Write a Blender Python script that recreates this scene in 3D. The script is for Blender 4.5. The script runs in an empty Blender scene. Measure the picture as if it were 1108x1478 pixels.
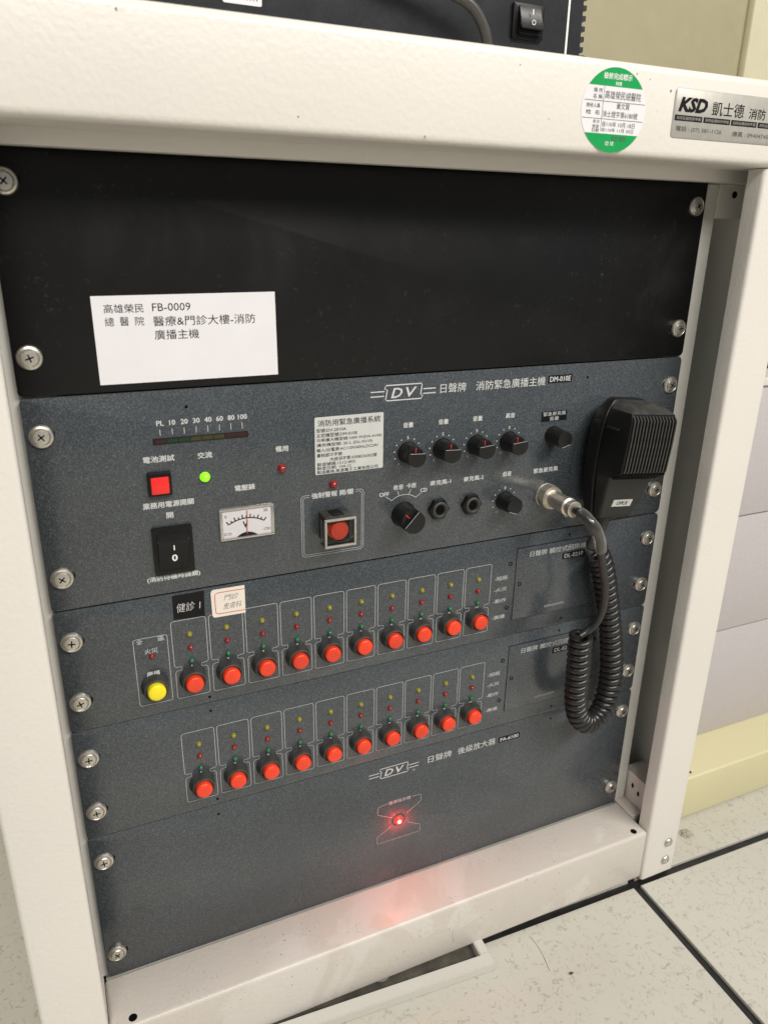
import bpy, bmesh, math, random
from mathutils import Vector, Matrix

# ------------------------------------------------------------------ camera, world, lamps
Z0 = 85.0                                   # millimetres from the floor up to the lowest row of screws
scn = bpy.context.scene
COL = scn.collection

def P(x, y, z):
    return Vector((x * .001, y * .001, (z + Z0) * .001))

cam_d = bpy.data.cameras.new('camera')
cam = bpy.data.objects.new('camera', cam_d)
COL.objects.link(cam)
cam_d.sensor_fit = 'VERTICAL'
cam_d.sensor_height = 36.0
cam_d.lens = 1087.14 / 1478 * 36.0
cam_d.clip_start = .01
cam_d.clip_end = 60
cam_d.dof.use_dof = True
cam_d.dof.focus_distance = .56
cam_d.dof.aperture_fstop = 11
cr = Vector((.91342582, -.40671965, .01524485))
cd = Vector((-.12878225, -.32434981, -.93712984))
cf = Vector((.38609378, .85403532, -.34864776))
cp = P(-225.623, -458.724, 512.163)
cam.matrix_world = Matrix(((cr.x, -cd.x, -cf.x, cp.x), (cr.y, -cd.y, -cf.y, cp.y),
                           (cr.z, -cd.z, -cf.z, cp.z), (0, 0, 0, 1)))
scn.camera = cam

world = bpy.data.worlds.new('World')
scn.world = world
world.use_nodes = True
bg = world.node_tree.nodes['Background']
bg.inputs[0].default_value = (.94, .97, 1.0, 1)
bg.inputs[1].default_value = .30

def area_lamp(name, loc, target, sx, sy, watts, col):
    d = bpy.data.lights.new(name, 'AREA')
    d.shape = 'RECTANGLE'
    d.size, d.size_y, d.energy, d.color = sx, sy, watts, col
    o = bpy.data.objects.new(name, d)
    COL.objects.link(o)
    o.location = loc
    o.rotation_euler = (Vector(target) - Vector(loc)).to_track_quat('-Z', 'Y').to_euler()
    return o
area_lamp('ceiling_or_fill_lamp', (1.0, -1.6, 2.15), (.35, -.2, .3), 1.2, .35, 60, (1, .955, .885))
area_lamp('ceiling_or_fill_lamp', (-.4, -1.95, 2.2), (-.1, -.2, .3), 1.2, .6, 44, (1, .955, .885))
area_lamp('ceiling_or_fill_lamp', (-1.45, .25, 2.3), (-.9, .1, 0), 1.2, .35, 26, (1, .94, .86))  # added fill light, brightens the floor left of the rack

scn.cycles.caustics_reflective = False
scn.cycles.caustics_refractive = False
scn.view_settings.view_transform = 'Standard'
scn.view_settings.look = 'None'
scn.view_settings.gamma = 1
scn.view_settings.exposure = -.25
scn.view_settings.use_curve_mapping = False
scn.render.resolution_x, scn.render.resolution_y = 767, 1024

# ------------------------------------------------------------------ materials
def nodes_of(name):
    m = bpy.data.materials.new(name)
    m.use_nodes = True
    nt = m.node_tree
    return m, nt, nt.nodes['Principled BSDF']

def link(nt, a, ao, b, bi):
    nt.links.new(a.outputs[ao], b.inputs[bi])

def noise(nt, scale, detail=2, rough=.5, distort=0):
    tc = nt.nodes.new('ShaderNodeTexCoord')
    n = nt.nodes.new('ShaderNodeTexNoise')
    n.inputs['Scale'].default_value = scale
    n.inputs['Detail'].default_value = detail
    n.inputs['Roughness'].default_value = rough
    n.inputs['Distortion'].default_value = distort
    link(nt, tc, 'Object', n, 'Vector')
    return n

def ramp(nt, stops):
    r = nt.nodes.new('ShaderNodeValToRGB')
    e = r.color_ramp.elements
    while len(e) < len(stops):
        e.new(.5)
    for k, (p, c) in enumerate(stops):
        e[k].position = p
        e[k].color = (c, c, c, 1) if isinstance(c, (int, float)) else (*c, 1)
    return r

def mixc(nt, fac, a, b):
    m = nt.nodes.new('ShaderNodeMix')
    m.data_type = 'RGBA'
    for sock, v in ((m.inputs[0], fac), (m.inputs[6], a), (m.inputs[7], b)):
        if isinstance(v, tuple):
            sock.default_value = (*v, 1)
        elif isinstance(v, (int, float)):
            sock.default_value = v
        else:
            nt.links.new(v, sock)
    return m.outputs[2]

def mathn(nt, op, a, b=None):
    m = nt.nodes.new('ShaderNodeMath')
    m.operation = op
    for k, v in enumerate((a, b)):
        if v is None:
            continue
        if isinstance(v, (int, float)):
            m.inputs[k].default_value = v
        else:
            nt.links.new(v, m.inputs[k])
    return m.outputs[0]

def bump(nt, bsdf, height, strength, dist):
    b = nt.nodes.new('ShaderNodeBump')
    b.inputs['Strength'].default_value = strength
    b.inputs['Distance'].default_value = dist
    nt.links.new(height, b.inputs['Height'])
    link(nt, b, 'Normal', bsdf, 'Normal')

def plain(name, col, rough=.45, metal=0.0, spec=.5, grain=.08, gscale=400, bmp=0.0, coat=0.0):
    m, nt, b = nodes_of(name)
    n = noise(nt, gscale, 3)
    lo = tuple(c * (1 - grain) for c in col)
    hi = tuple(min(1, c * (1 + grain)) for c in col)
    r = ramp(nt, [(.3, lo), (.7, hi)])
    link(nt, n, 'Fac', r, 'Fac')
    link(nt, r, 'Color', b, 'Base Color')
    rr = ramp(nt, [(.25, max(.02, rough * .85)), (.75, min(1, rough * 1.15))])
    n2 = noise(nt, gscale * .12, 3)
    link(nt, n2, 'Fac', rr, 'Fac')
    link(nt, rr, 'Color', b, 'Roughness')
    b.inputs['Metallic'].default_value = metal
    b.inputs['Specular IOR Level'].default_value = spec
    b.inputs['Coat Weight'].default_value = coat
    if bmp:
        bump(nt, b, n.outputs['Fac'], bmp, .0003)
    return m

def glow(name, col, strength, base):
    m, nt, b = nodes_of(name)
    b.inputs['Base Color'].default_value = (*base, 1)
    b.inputs['Emission Color'].default_value = (*col, 1)
    b.inputs['Emission Strength'].default_value = strength
    b.inputs['Roughness'].default_value = .25
    return m

def clear(name, tint, gloss):
    m = bpy.data.materials.new(name)
    m.use_nodes = True
    nt = m.node_tree
    nt.nodes.clear()
    out = nt.nodes.new('ShaderNodeOutputMaterial')
    mx = nt.nodes.new('ShaderNodeMixShader')
    tr = nt.nodes.new('ShaderNodeBsdfTransparent')
    gl = nt.nodes.new('ShaderNodeBsdfGlossy')
    fr = nt.nodes.new('ShaderNodeFresnel')
    fr.inputs['IOR'].default_value = gloss
    tr.inputs['Color'].default_value = (*tint, 1)
    gl.inputs['Roughness'].default_value = .12
    link(nt, fr, 'Fac', mx, 'Fac')
    link(nt, tr, 'BSDF', mx, 1)
    link(nt, gl, 'BSDF', mx, 2)
    link(nt, mx, 'Shader', out, 'Surface')
    return m

def make_paint(name, col, dirt=.0):
    m, nt, b = nodes_of(name)
    big = noise(nt, 9, 3)
    r = ramp(nt, [(.3, tuple(c * .965 for c in col)), (.7, col)])
    link(nt, big, 'Fac', r, 'Fac')
    colour = r.outputs['Color']
    spots = noise(nt, 420, 1)
    area = noise(nt, 22, 2)
    s = ramp(nt, [(.735, 0), (.76, 1)])
    link(nt, spots, 'Fac', s, 'Fac')
    a = ramp(nt, [(.5, 0), (.62, 1)])
    link(nt, area, 'Fac', a, 'Fac')
    fac = mathn(nt, 'MULTIPLY', s.outputs['Color'], a.outputs['Color'])
    fac = mathn(nt, 'MULTIPLY', fac, .25 + dirt)
    colour = mixc(nt, fac, colour, (.21, .165, .12))
    if dirt:
        d1 = noise(nt, 700, 2)
        d2 = noise(nt, 30, 4)
        q1 = ramp(nt, [(.60, 0), (.72, 1)])
        q2 = ramp(nt, [(.48, 0), (.66, 1)])
        link(nt, d1, 'Fac', q1, 'Fac')
        link(nt, d2, 'Fac', q2, 'Fac')
        f2 = mathn(nt, 'MULTIPLY', q1.outputs['Color'], q2.outputs['Color'])
        colour = mixc(nt, mathn(nt, 'MULTIPLY', f2, dirt), colour, (.30, .25, .20))
        d3 = noise(nt, 13, 4, .55, .7)
        q3 = ramp(nt, [(.44, 0), (.5, 1)])
        link(nt, d3, 'Fac', q3, 'Fac')
        colour = mixc(nt, mathn(nt, 'MULTIPLY', q3.outputs['Color'], .32), colour, (.47, .415, .35))
    nt.links.new(colour, b.inputs['Base Color'])
    b.inputs['Roughness'].default_value = .34
    p1 = noise(nt, 330, 2, .4)
    p2 = noise(nt, 60, 2)
    bmpsum = mathn(nt, 'ADD', p1.outputs['Fac'], mathn(nt, 'MULTIPLY', p2.outputs['Fac'], .8))
    bump(nt, b, bmpsum, .2, .0011)
    return m

def make_speckle(name, dark, light, rough, amount=.62, bstr=.25, spec=.5):
    m, nt, b = nodes_of(name)
    n = noise(nt, 1150, 2, .6)
    r = ramp(nt, [(.40, dark), (amount, tuple(d + (l - d) * .3 for d, l in zip(dark, light))), (.78, light)])
    link(nt, n, 'Fac', r, 'Fac')
    big = noise(nt, 14, 3)
    rb = ramp(nt, [(.3, .9), (.7, 1.08)])
    link(nt, big, 'Fac', rb, 'Fac')
    mul = nt.nodes.new('ShaderNodeMix')
    mul.data_type = 'RGBA'
    mul.blend_type = 'MULTIPLY'
    mul.inputs[0].default_value = 1
    link(nt, r, 'Color', mul, 6)
    oi = nt.nodes.new('ShaderNodeObjectInfo')
    vr = nt.nodes.new('ShaderNodeMapRange')
    vr.inputs['To Min'].default_value = .93
    vr.inputs['To Max'].default_value = 1.06
    link(nt, oi, 'Random', vr, 'Value')
    mv = nt.nodes.new('ShaderNodeMix')
    mv.data_type = 'RGBA'
    mv.blend_type = 'MULTIPLY'
    mv.inputs[0].default_value = 1
    link(nt, rb, 'Color', mv, 6)
    link(nt, vr, 'Result', mv, 7)
    nt.links.new(mv.outputs[2], mul.inputs[7])
    du = noise(nt, 260, 3, .7)
    dm = noise(nt, 11, 4, .6, .6)
    r1 = ramp(nt, [(.62, 0), (.70, 1)])
    r2 = ramp(nt, [(.45, 0), (.7, 1)])
    link(nt, du, 'Fac', r1, 'Fac')
    link(nt, dm, 'Fac', r2, 'Fac')
    dust = mathn(nt, 'MULTIPLY', mathn(nt, 'MULTIPLY', r1.outputs['Color'], r2.outputs['Color']), .10)
    nt.links.new(mixc(nt, dust, mul.outputs[2], (.30, .29, .27)), b.inputs['Base Color'])
    sm = noise(nt, 7, 5, .65, 1.2)
    rs = ramp(nt, [(.35, rough * .85), (.55, rough), (.75, rough * 1.7)])
    link(nt, sm, 'Fac', rs, 'Fac')
    link(nt, rs, 'Color', b, 'Roughness')
    b.inputs['Specular IOR Level'].default_value = spec
    bump(nt, b, n.outputs['Fac'], bstr, .00012)
    return m

def make_tile():
    m, nt, b = nodes_of('vinyl_tile')
    base = noise(nt, 5, 3)
    r = ramp(nt, [(.3, (.50, .485, .425)), (.7, (.545, .53, .47))])
    link(nt, base, 'Fac', r, 'Fac')
    def squiggle(scale, width, mscale, lo, hi, strength, colr, prev):
        a = noise(nt, scale, 1, .5, .8)
        d = mathn(nt, 'ABSOLUTE', mathn(nt, 'SUBTRACT', a.outputs['Fac'], .5))
        line = ramp(nt, [(width * .5, 1), (width, 0)])
        nt.links.new(d, line.inputs['Fac'])
        k = noise(nt, mscale, 2, .6)
        mk = ramp(nt, [(lo, 0), (hi, 1)])
        link(nt, k, 'Fac', mk, 'Fac')
        f = mathn(nt, 'MULTIPLY', line.outputs['Color'], mk.outputs['Color'])
        return mixc(nt, mathn(nt, 'MULTIPLY', f, strength), prev, colr)
    c = squiggle(85, .030, 140, .53, .60, .50, (.28, .25, .195), r.outputs['Color'])
    c = squiggle(125, .036, 105, .53, .62, .42, (.33, .305, .25), c)
    c = squiggle(60, .022, 170, .57, .62, .5, (.25, .22, .17), c)
    sc = noise(nt, 3.2, 5, .65, .8)
    rs = ramp(nt, [(.5, 0), (.75, 1)])
    link(nt, sc, 'Fac', rs, 'Fac')
    c = mixc(nt, mathn(nt, 'MULTIPLY', rs.outputs['Color'], .22), c, (.40, .375, .31))
    nt.links.new(c, b.inputs['Base Color'])
    b.inputs['Roughness'].default_value = .33
    p = noise(nt, 160, 2)
    bump(nt, b, p.outputs['Fac'], .05, .0008)
    return m

M = {}
M['paint'] = make_paint('cream_white_paint', (.70, .668, .622))
M['ledge'] = make_paint('dusty_cream_paint', (.635, .60, .555), .85)
M['rail'] = plain('rail_paint', (.64, .625, .58), .4, grain=.04, gscale=60)
M['side'] = plain('grey_side_sheet', (.62, .62, .575), .45, grain=.05, gscale=20)
M['grey'] = make_speckle('grey_powder_coat', (.036, .043, .0495), (.155, .17, .184), .22, bstr=.18, spec=.65)
M['black'] = make_speckle('black_powder_coat', (.0045, .0045, .005), (.010, .010, .011), .42, bstr=.12, spec=.28)
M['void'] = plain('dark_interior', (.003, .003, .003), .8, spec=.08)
M['chassis'] = plain('chassis_steel', (.03, .03, .03), .5)
M['print'] = plain('light_grey_print', (.54, .55, .545), .55, gscale=900, grain=.1)
M['print_dim'] = plain('grey_line_print', (.40, .405, .41), .55, gscale=900, grain=.14)
M['ink'] = plain('black_ink', (.007, .007, .008), .5, spec=.2)
M['inkgrey'] = plain('grey_ink', (.09, .085, .08), .5)
M['redink'] = plain('red_ink', (.55, .12, .08), .5)
M['white_print'] = plain('white_print', (.78, .78, .76), .5)
M['yellow_print'] = plain('yellow_print', (.65, .55, .05), .5)
M['paper'] = plain('white_paper', (.71, .695, .72), .5, grain=.02, gscale=50)
M['paper_warm'] = plain('warm_paper', (.74, .67, .60), .55, grain=.03, gscale=50)
M['label_silver'] = plain('matt_silver_foil', (.52, .53, .51), .5, grain=.04, gscale=80)
M['plate_silver'] = plain('brushed_silver_plate', (.40, .385, .35), .38, .25, grain=.06, gscale=200)
M['green_print'] = plain('green_print', (.0, .30, .07), .4, grain=.03)
M['screw'] = plain('nickel_screw', (.60, .57, .51), .36, .85, gscale=900, grain=.12)
M['nickel'] = plain('satin_nickel', (.60, .55, .47), .38, .9, gscale=500, grain=.1)
M['black_plastic'] = plain('black_plastic', (.007, .007, .007), .33, spec=.28, gscale=700, grain=.2, bmp=.15)
M['dusty_plastic'] = plain('dusty_black_plastic', (.040, .0385, .035), .55, gscale=160, grain=.45, bmp=.2)
M['knob'] = plain('satin_black_knob', (.009, .009, .009), .38, spec=.35, gscale=500, grain=.3, bmp=.1)
M['rib'] = plain('grille_rib_plastic', (.042, .041, .037), .38, gscale=300, grain=.2)
M['mic_face'] = plain('dusty_dark_plastic', (.013, .0125, .011), .5, gscale=300, grain=.25, bmp=.15)
M['rubber'] = plain('black_rubber_cord', (.016, .0155, .015), .32, gscale=300, grain=.3)
M['red_btn'] = plain('red_button_plastic', (.80, .052, .016), .30, gscale=120, grain=.12)
def vary(m, amount):
    nt = m.node_tree
    b = nt.nodes['Principled BSDF']
    src = b.inputs['Base Color'].links[0].from_socket
    oi = nt.nodes.new('ShaderNodeObjectInfo')
    hs = nt.nodes.new('ShaderNodeHueSaturation')
    mr = nt.nodes.new('ShaderNodeMapRange')
    mr.inputs['To Min'].default_value = 1 - amount
    mr.inputs['To Max'].default_value = 1 + amount * .4
    link(nt, oi, 'Random', mr, 'Value')
    link(nt, mr, 'Result', hs, 'Value')
    wear = noise(nt, 90, 4, .7)
    wr = ramp(nt, [(.45, 0), (.75, .35)])
    link(nt, wear, 'Fac', wr, 'Fac')
    nt.links.new(src, hs.inputs['Color'])
    nt.links.new(mixc(nt, wr.outputs['Color'], hs.outputs['Color'], (.42, .05, .03)), b.inputs['Base Color'])
vary(M['red_btn'], .16)
M['red_square'] = plain('bright_red_plastic', (.80, .022, .02), .3, gscale=300, grain=.05)
M['yellow_btn'] = plain('yellow_button_plastic', (.84, .70, .015), .35, gscale=300, grain=.05)
M['led_yellow'] = plain('unlit_yellow_lens', (.25, .22, .02), .2, gscale=300, grain=.05, coat=.4)
M['led_red'] = plain('unlit_red_lens', (.24, .014, .011), .18, gscale=300, grain=.05, coat=.4)
M['led_green'] = plain('unlit_green_lens', (.018, .125, .055), .2, gscale=300, grain=.05, coat=.4)
M['seg_red'] = plain('dim_red_segment', (.030, .006, .006), .3)
M['seg_green'] = plain('dim_green_segment', (.006, .028, .012), .3)
M['seg_yellow'] = plain('dim_yellow_segment', (.040, .035, .010), .3)
M['lit_green'] = glow('lit_green_lens', (.30, .95, .01), .95, (.2, .6, .02))
M['lit_red'] = glow('lit_red_lens', (1, .006, .005), 4, (.8, .05, .04))
M['lit_core'] = glow('lit_red_die', (1, .36, .18), 5, (1, .5, .3))
M['clear'] = clear('clear_plastic', (.97, .965, .95), 1.3)
M['cover'] = clear('meter_glass', (.99, .99, .99), 1.2)
def make_milky(name):
    m = clear(name, (.9, .9, .88), 1.4)
    nt = m.node_tree
    out = [n for n in nt.nodes if n.type == 'OUTPUT_MATERIAL'][0]
    first = out.inputs['Surface'].links[0].from_socket
    df = nt.nodes.new('ShaderNodeBsdfDiffuse')
    df.inputs['Color'].default_value = (.55, .55, .53, 1)
    lw = nt.nodes.new('ShaderNodeLayerWeight')
    lw.inputs['Blend'].default_value = .35
    mx = nt.nodes.new('ShaderNodeMixShader')
    nt.links.new(mathn(nt, 'ADD', mathn(nt, 'MULTIPLY', lw.outputs['Facing'], .38), .01), mx.inputs['Fac'])
    nt.links.new(first, mx.inputs[1])
    link(nt, df, 'BSDF', mx, 2)
    link(nt, mx, 'Shader', out, 'Surface')
    return m
M['milky'] = make_milky('milky_clear_sleeve')
M['clear_edge'] = plain('cloudy_clear_plastic', (.33, .315, .28), .3, grain=.08, gscale=300)
M['chrome'] = plain('meter_bezel', (.55, .53, .50), .25, .8)
M['meter_face'] = plain('meter_face', (.80, .77, .79), .5, grain=.02)
M['joint'] = plain('black_joint_rubber', (.012, .012, .012), .5, gscale=120, grain=.4, bmp=.2)
M['tile'] = make_tile()
M['wall'] = plain('beige_wall', (.37, .335, .215), .6, gscale=30, grain=.04)
M['pillar'] = plain('cream_wall', (.62, .575, .41), .6, gscale=30, grain=.03)
M['cream'] = make_paint('yellow_cream_paint', (.62, .575, .36))
M['lilac'] = plain('lilac_grey_laminate', (.47, .44, .45), .45, gscale=300, grain=.03)
M['case'] = plain('black_case', (.017, .0185, .022), .42, gscale=600, grain=.2, bmp=.1)
M['cable'] = plain('grey_vinyl_cable', (.065, .062, .054), .28, gscale=200, grain=.1)
M['tray'] = make_paint('grey_white_paint', (.56, .545, .50))
M['grime'] = plain('floor_grime', (.075, .068, .052), .9, gscale=60, grain=.4)
M['foot'] = plain('grey_rubber_foot', (.25, .27, .26), .5)
M['green_foot'] = plain('green_plastic', (.04, .24, .12), .4)

# ------------------------------------------------------------------ builders
ORIG = {}

def adopt(o, parent, wloc):
    ORIG[o.name] = Vector(wloc)
    o.location = Vector(wloc)
    if parent is not None:
        o.parent = parent
        o.location = Vector(wloc) - ORIG[parent.name]
    return o

def tag(o, label=None, cat=None, group=None, kind=None):
    if label: o['label'] = label
    if cat: o['category'] = cat
    if group: o['group'] = group
    if kind: o['kind'] = kind
    return o

def thing(name, label, cat, x, y, z, group=None):
    o = bpy.data.objects.new(name, None)
    COL.objects.link(o)
    o.empty_display_size = .01
    adopt(o, None, P(x, y, z))
    return tag(o, label, cat, group)

def wrap(name, me, mat, parent, wloc=(0, 0, 0), smooth=None):
    if mat is not None and not me.materials:
        me.materials.append(mat)
    if smooth is not None:
        for p in me.polygons:
            p.use_smooth = True
        if smooth < 180:
            me.set_sharp_from_angle(angle=math.radians(smooth))
    o = bpy.data.objects.new(name, me)
    COL.objects.link(o)
    return adopt(o, parent, wloc)

def from_bm(name, bm):
    me = bpy.data.meshes.new(name)
    bmesh.ops.recalc_face_normals(bm, faces=bm.faces)
    bm.to_mesh(me)
    bm.free()
    return me

def centre_mesh(me):
    """move the mesh so its bounding centre is the object's origin; return that centre"""
    c = Vector((0, 0, 0))
    if me.vertices:
        xs = [v.co for v in me.vertices]
        lo = Vector([min(v[i] for v in xs) for i in range(3)])
        hi = Vector([max(v[i] for v in xs) for i in range(3)])
        c = (lo + hi) / 2
        me.transform(Matrix.Translation(-c))
    return c

def put(name, me, mat, parent, smooth=None):
    c = centre_mesh(me)
    return wrap(name, me, mat, parent, c, smooth)

def box_mesh(name, x0, x1, y0, y1, z0, z1, bev=0, seg=2):
    bm = bmesh.new()
    bmesh.ops.create_cube(bm, size=1)
    a, b = P(x0, y0, z0), P(x1, y1, z1)
    for v in bm.verts:
        v.co = Vector([(a[i] + b[i]) / 2 + v.co[i] * (b[i] - a[i]) for i in range(3)])
    if bev:
        bmesh.ops.bevel(bm, geom=list(bm.edges), offset=bev * .001, segments=seg, affect='EDGES', profile=.5)
    return from_bm(name, bm)

def box(name, x0, x1, y0, y1, z0, z1, mat, parent=None, bev=0, seg=2):
    return put(name, box_mesh(name, x0, x1, y0, y1, z0, z1, bev, seg), mat, parent, 40 if bev else None)

def prism_mesh(name, pts, y0, y1, bev=0, holes=()):
    """polygon in the x-z plane pushed from y0 (front) to y1 (back)"""
    bm = bmesh.new()
    f = [bm.verts.new(P(x, y0, z)) for x, z in pts]
    k = [bm.verts.new(P(x, y1, z)) for x, z in pts]
    n = len(pts)
    ff = bm.faces.new(f)
    bm.faces.new(k[::-1])
    for i in range(n):
        bm.faces.new((f[i], k[i], k[(i + 1) % n], f[(i + 1) % n]))
    if bev:
        bmesh.ops.bevel(bm, geom=list(ff.edges), offset=bev * .001, segments=2, affect='EDGES', profile=.5)
    return from_bm(name, bm)

def prism(name, pts, y0, y1, mat, parent=None, bev=0):
    return put(name, prism_mesh(name, pts, y0, y1, bev), mat, parent, 35)

def rrect(x0, x1, z0, z1, r, seg=5):
    pts = []
    for cx, cz, a0 in ((x1 - r, z1 - r, 0), (x0 + r, z1 - r, 90), (x0 + r, z0 + r, 180), (x1 - r, z0 + r, 270)):
        for i in range(seg + 1):
            a = math.radians(a0 + 90 * i / seg)
            pts.append((cx + r * math.cos(a), cz + r * math.sin(a)))
    return pts

def circ(cx, cz, r, n=24, rz=None):
    rz = rz or r
    return [(cx + r * math.cos(2 * math.pi * i / n), cz + rz * math.sin(2 * math.pi * i / n)) for i in range(n)]

def lathe_mesh(name, prof, seg=24):
    """profile of (radius, height out of the panel) in mm round the -y axis, local to its base"""
    bm = bmesh.new()
    rings = []
    for r, h in prof:
        if r < 1e-6:
            rings.append([bm.verts.new((0, -h * .001, 0))])
        else:
            rings.append([bm.verts.new((r * .001 * math.cos(2 * math.pi * i / seg), -h * .001,
                                        r * .001 * math.sin(2 * math.pi * i / seg))) for i in range(seg)])
    for a, b in zip(rings, rings[1:]):
        if len(a) == 1 and len(b) == 1:
            continue
        for i in range(seg):
            j = (i + 1) % seg
            if len(a) == 1:
                bm.faces.new((a[0], b[i], b[j]))
            elif len(b) == 1:
                bm.faces.new((a[i], a[j], b[0]))
            else:
                bm.faces.new((a[i], a[j], b[j], b[i]))
    return from_bm(name, bm)

def lathe(name, prof, x, y, z, mat, parent=None, seg=24, ang=35):
    return wrap(name, lathe_mesh(name, prof, seg), mat, parent, P(x, y, z), ang)

def stroke_mesh(name, lines, w, y):
    """flat printed lines: each line is (points, closed)"""
    vs, fs = [], []
    for pts, closed in lines:
        n = len(pts)
        base = len(vs)
        for i, (x, z) in enumerate(pts):
            p0 = pts[(i - 1) % n] if (closed or i > 0) else pts[i]
            p1 = pts[(i + 1) % n] if (closed or i < n - 1) else pts[i]
            d = Vector((p1[0] - p0[0], p1[1] - p0[1]))
            d = d.normalized() if d.length > 1e-9 else Vector((1, 0))
            nx, nz = -d.y * w / 2, d.x * w / 2
            vs += [P(x + nx, y, z + nz), P(x - nx, y, z - nz)]
        for i in range(n if closed else n - 1):
            a, b = base + 2 * i, base + 2 * ((i + 1) % n)
            fs.append((a, b, b + 1, a + 1))
    me = bpy.data.meshes.new(name)
    me.from_pydata([tuple(v) for v in vs], [], fs)
    return me

def stroke(name, lines, w, y, mat, parent=None):
    return put(name, stroke_mesh(name, lines, w, y), mat, parent)

def text_mesh(s, bold=0.0, shear=0.0):
    cu = bpy.data.curves.new('lettering', 'FONT')
    cu.body = s
    cu.size = 1
    cu.offset = bold
    cu.shear = shear
    cu.resolution_u = 2
    cu.space_line = .9
    o = bpy.data.objects.new('lettering', cu)
    COL.objects.link(o)
    dg = bpy.context.evaluated_depsgraph_get()
    me = bpy.data.meshes.new_from_object(o.evaluated_get(dg))
    bpy.data.objects.remove(o)
    bpy.data.curves.remove(cu)
    me.materials.clear()
    return me

def text(s, cx, cz, w, h, mat, parent, y=-.2, bold=.0, shear=0.0, rot=0.0, name='lettering', squash=1, fat=None):
    """lettering whose ink fills w x h mm round (cx, cz) on the plane y; w or h may be None"""
    if fat is None:
        fat = max(0, bold) * 11 if bold <= .03 else 0
    if fat:
        bold = 0
    me = text_mesh(s, bold, shear)
    xs = [v.co.x for v in me.vertices]
    ys = [v.co.y for v in me.vertices]
    if not xs:
        return None
    bw, bh = max(xs) - min(xs), max(ys) - min(ys)
    sx = w / bw if w else (h / bh) * squash
    sy = h / bh if h else sx
    mx, my = (max(xs) + min(xs)) / 2, (max(ys) + min(ys)) / 2
    ca, sa = math.cos(rot), math.sin(rot)
    for v in me.vertices:
        a, b = (v.co.x - mx) * sx * .001, (v.co.y - my) * sy * .001
        v.co = Vector((a * ca - b * sa, 0, a * sa + b * ca))
    if fat:                                   # heavier strokes: shifted copies, each a hair lower
        bm = bmesh.new()
        for q, (dx, dz) in enumerate(((.5, .3), (-.5, .3), (0, -.5))):
            n0 = len(bm.verts)
            bm.from_mesh(me)
            bm.verts.ensure_lookup_table()
            for v in bm.verts[n0:]:
                v.co += Vector((dx * fat * .001, q * .00003, dz * fat * .001))
        bm.to_mesh(me)
        bm.free()
    return wrap(name, me, mat, parent, P(cx, y, cz))

def catmull(pts, per=12):
    pts = [Vector(p) for p in pts]
    q = [pts[0] * 2 - pts[1]] + pts + [pts[-1] * 2 - pts[-2]]
    out = []
    for i in range(1, len(q) - 2):
        for k in range(per):
            t = k / per
            a, b, c, d = q[i - 1], q[i], q[i + 1], q[i + 2]
            out.append(.5 * ((2 * b) + (c - a) * t + (2 * a - 5 * b + 4 * c - d) * t * t + (3 * b - a - 3 * c + d) * t ** 3))
    out.append(pts[-1])
    return out

def resample(pts, step):
    out = [pts[0].copy()]
    acc = 0
    for a, b in zip(pts, pts[1:]):
        L = (b - a).length
        pos = step - acc
        while pos <= L:
            out.append(a.lerp(b, pos / L))
            pos += step
        acc = (acc + L) % step
    return out

def frames(pts):
    T = [(pts[min(i + 1, len(pts) - 1)] - pts[max(i - 1, 0)]).normalized() for i in range(len(pts))]
    n = T[0].orthogonal().normalized()
    N = []
    for t in T:
        n = (n - t * n.dot(t)).normalized()
        N.append(n.copy())
    return T, N

def tube_mesh(name, pts, rad, seg=10):
    """pts in mm; rad a number or a list"""
    pts = [Vector(p) for p in pts]
    T, N = frames(pts)
    bm = bmesh.new()
    rings = []
    for i, p in enumerate(pts):
        r = rad[i] if isinstance(rad, list) else rad
        B = T[i].cross(N[i])
        rings.append([bm.verts.new(P(*(p + (N[i] * math.cos(2 * math.pi * k / seg) + B * math.sin(2 * math.pi * k / seg)) * r)))
                      for k in range(seg)])
    for a, b in zip(rings, rings[1:]):
        for k in range(seg):
            bm.faces.new((a[k], a[(k + 1) % seg], b[(k + 1) % seg], b[k]))
    bm.faces.new(rings[0][::-1])
    bm.faces.new(rings[-1])
    return from_bm(name, bm)

def tube(name, pts, rad, mat, parent=None, seg=10):
    return put(name, tube_mesh(name, pts, rad, seg), mat, parent, 50)

# shared small meshes
SCREW = lathe_mesh('screw', [(6.9, 0), (6.9, .7), (6.3, 1.7), (5.3, 2.1), (4.9, 1.7), (4.75, 2.2), (4.2, 2.75), (2.2, 3.05), (0, 3.1)], 28)
def cross_mesh():
    bm = bmesh.new()
    pts = []
    for k in range(4):
        a = math.pi / 2 * k
        for l, w in ((.42, -.42), (2.3, -.34), (2.3, .34)):
            pts.append((l * math.cos(a) - w * math.sin(a), l * math.sin(a) + w * math.cos(a)))
    f = [bm.verts.new((x * .001, -.0001, z * .001)) for x, z in pts]
    b = [bm.verts.new((x * .001, .0006, z * .001)) for x, z in pts]
    bm.faces.new(f)
    for i in range(12):
        bm.faces.new((f[i], b[i], b[(i + 1) % 12], f[(i + 1) % 12]))
    return from_bm('cross_slot', bm)
CROSS = cross_mesh()
SLOT = prism_mesh('mounting_slot', [(x, z - Z0) for x, z in rrect(-7.2, 7.2, -3.1, 3.1, 3.0)], -.06, 0)
SOCKET = lathe_mesh('socket_screw', [(1.9, 0), (1.9, .25), (1.5, .45), (1.1, .3), (1.0, -.3), (0, -.3)], 14)
PIN = lathe_mesh('rivet', [(1.05, 0), (.9, .12), (0, .12)], 10)
rnd = random.Random(7)

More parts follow.
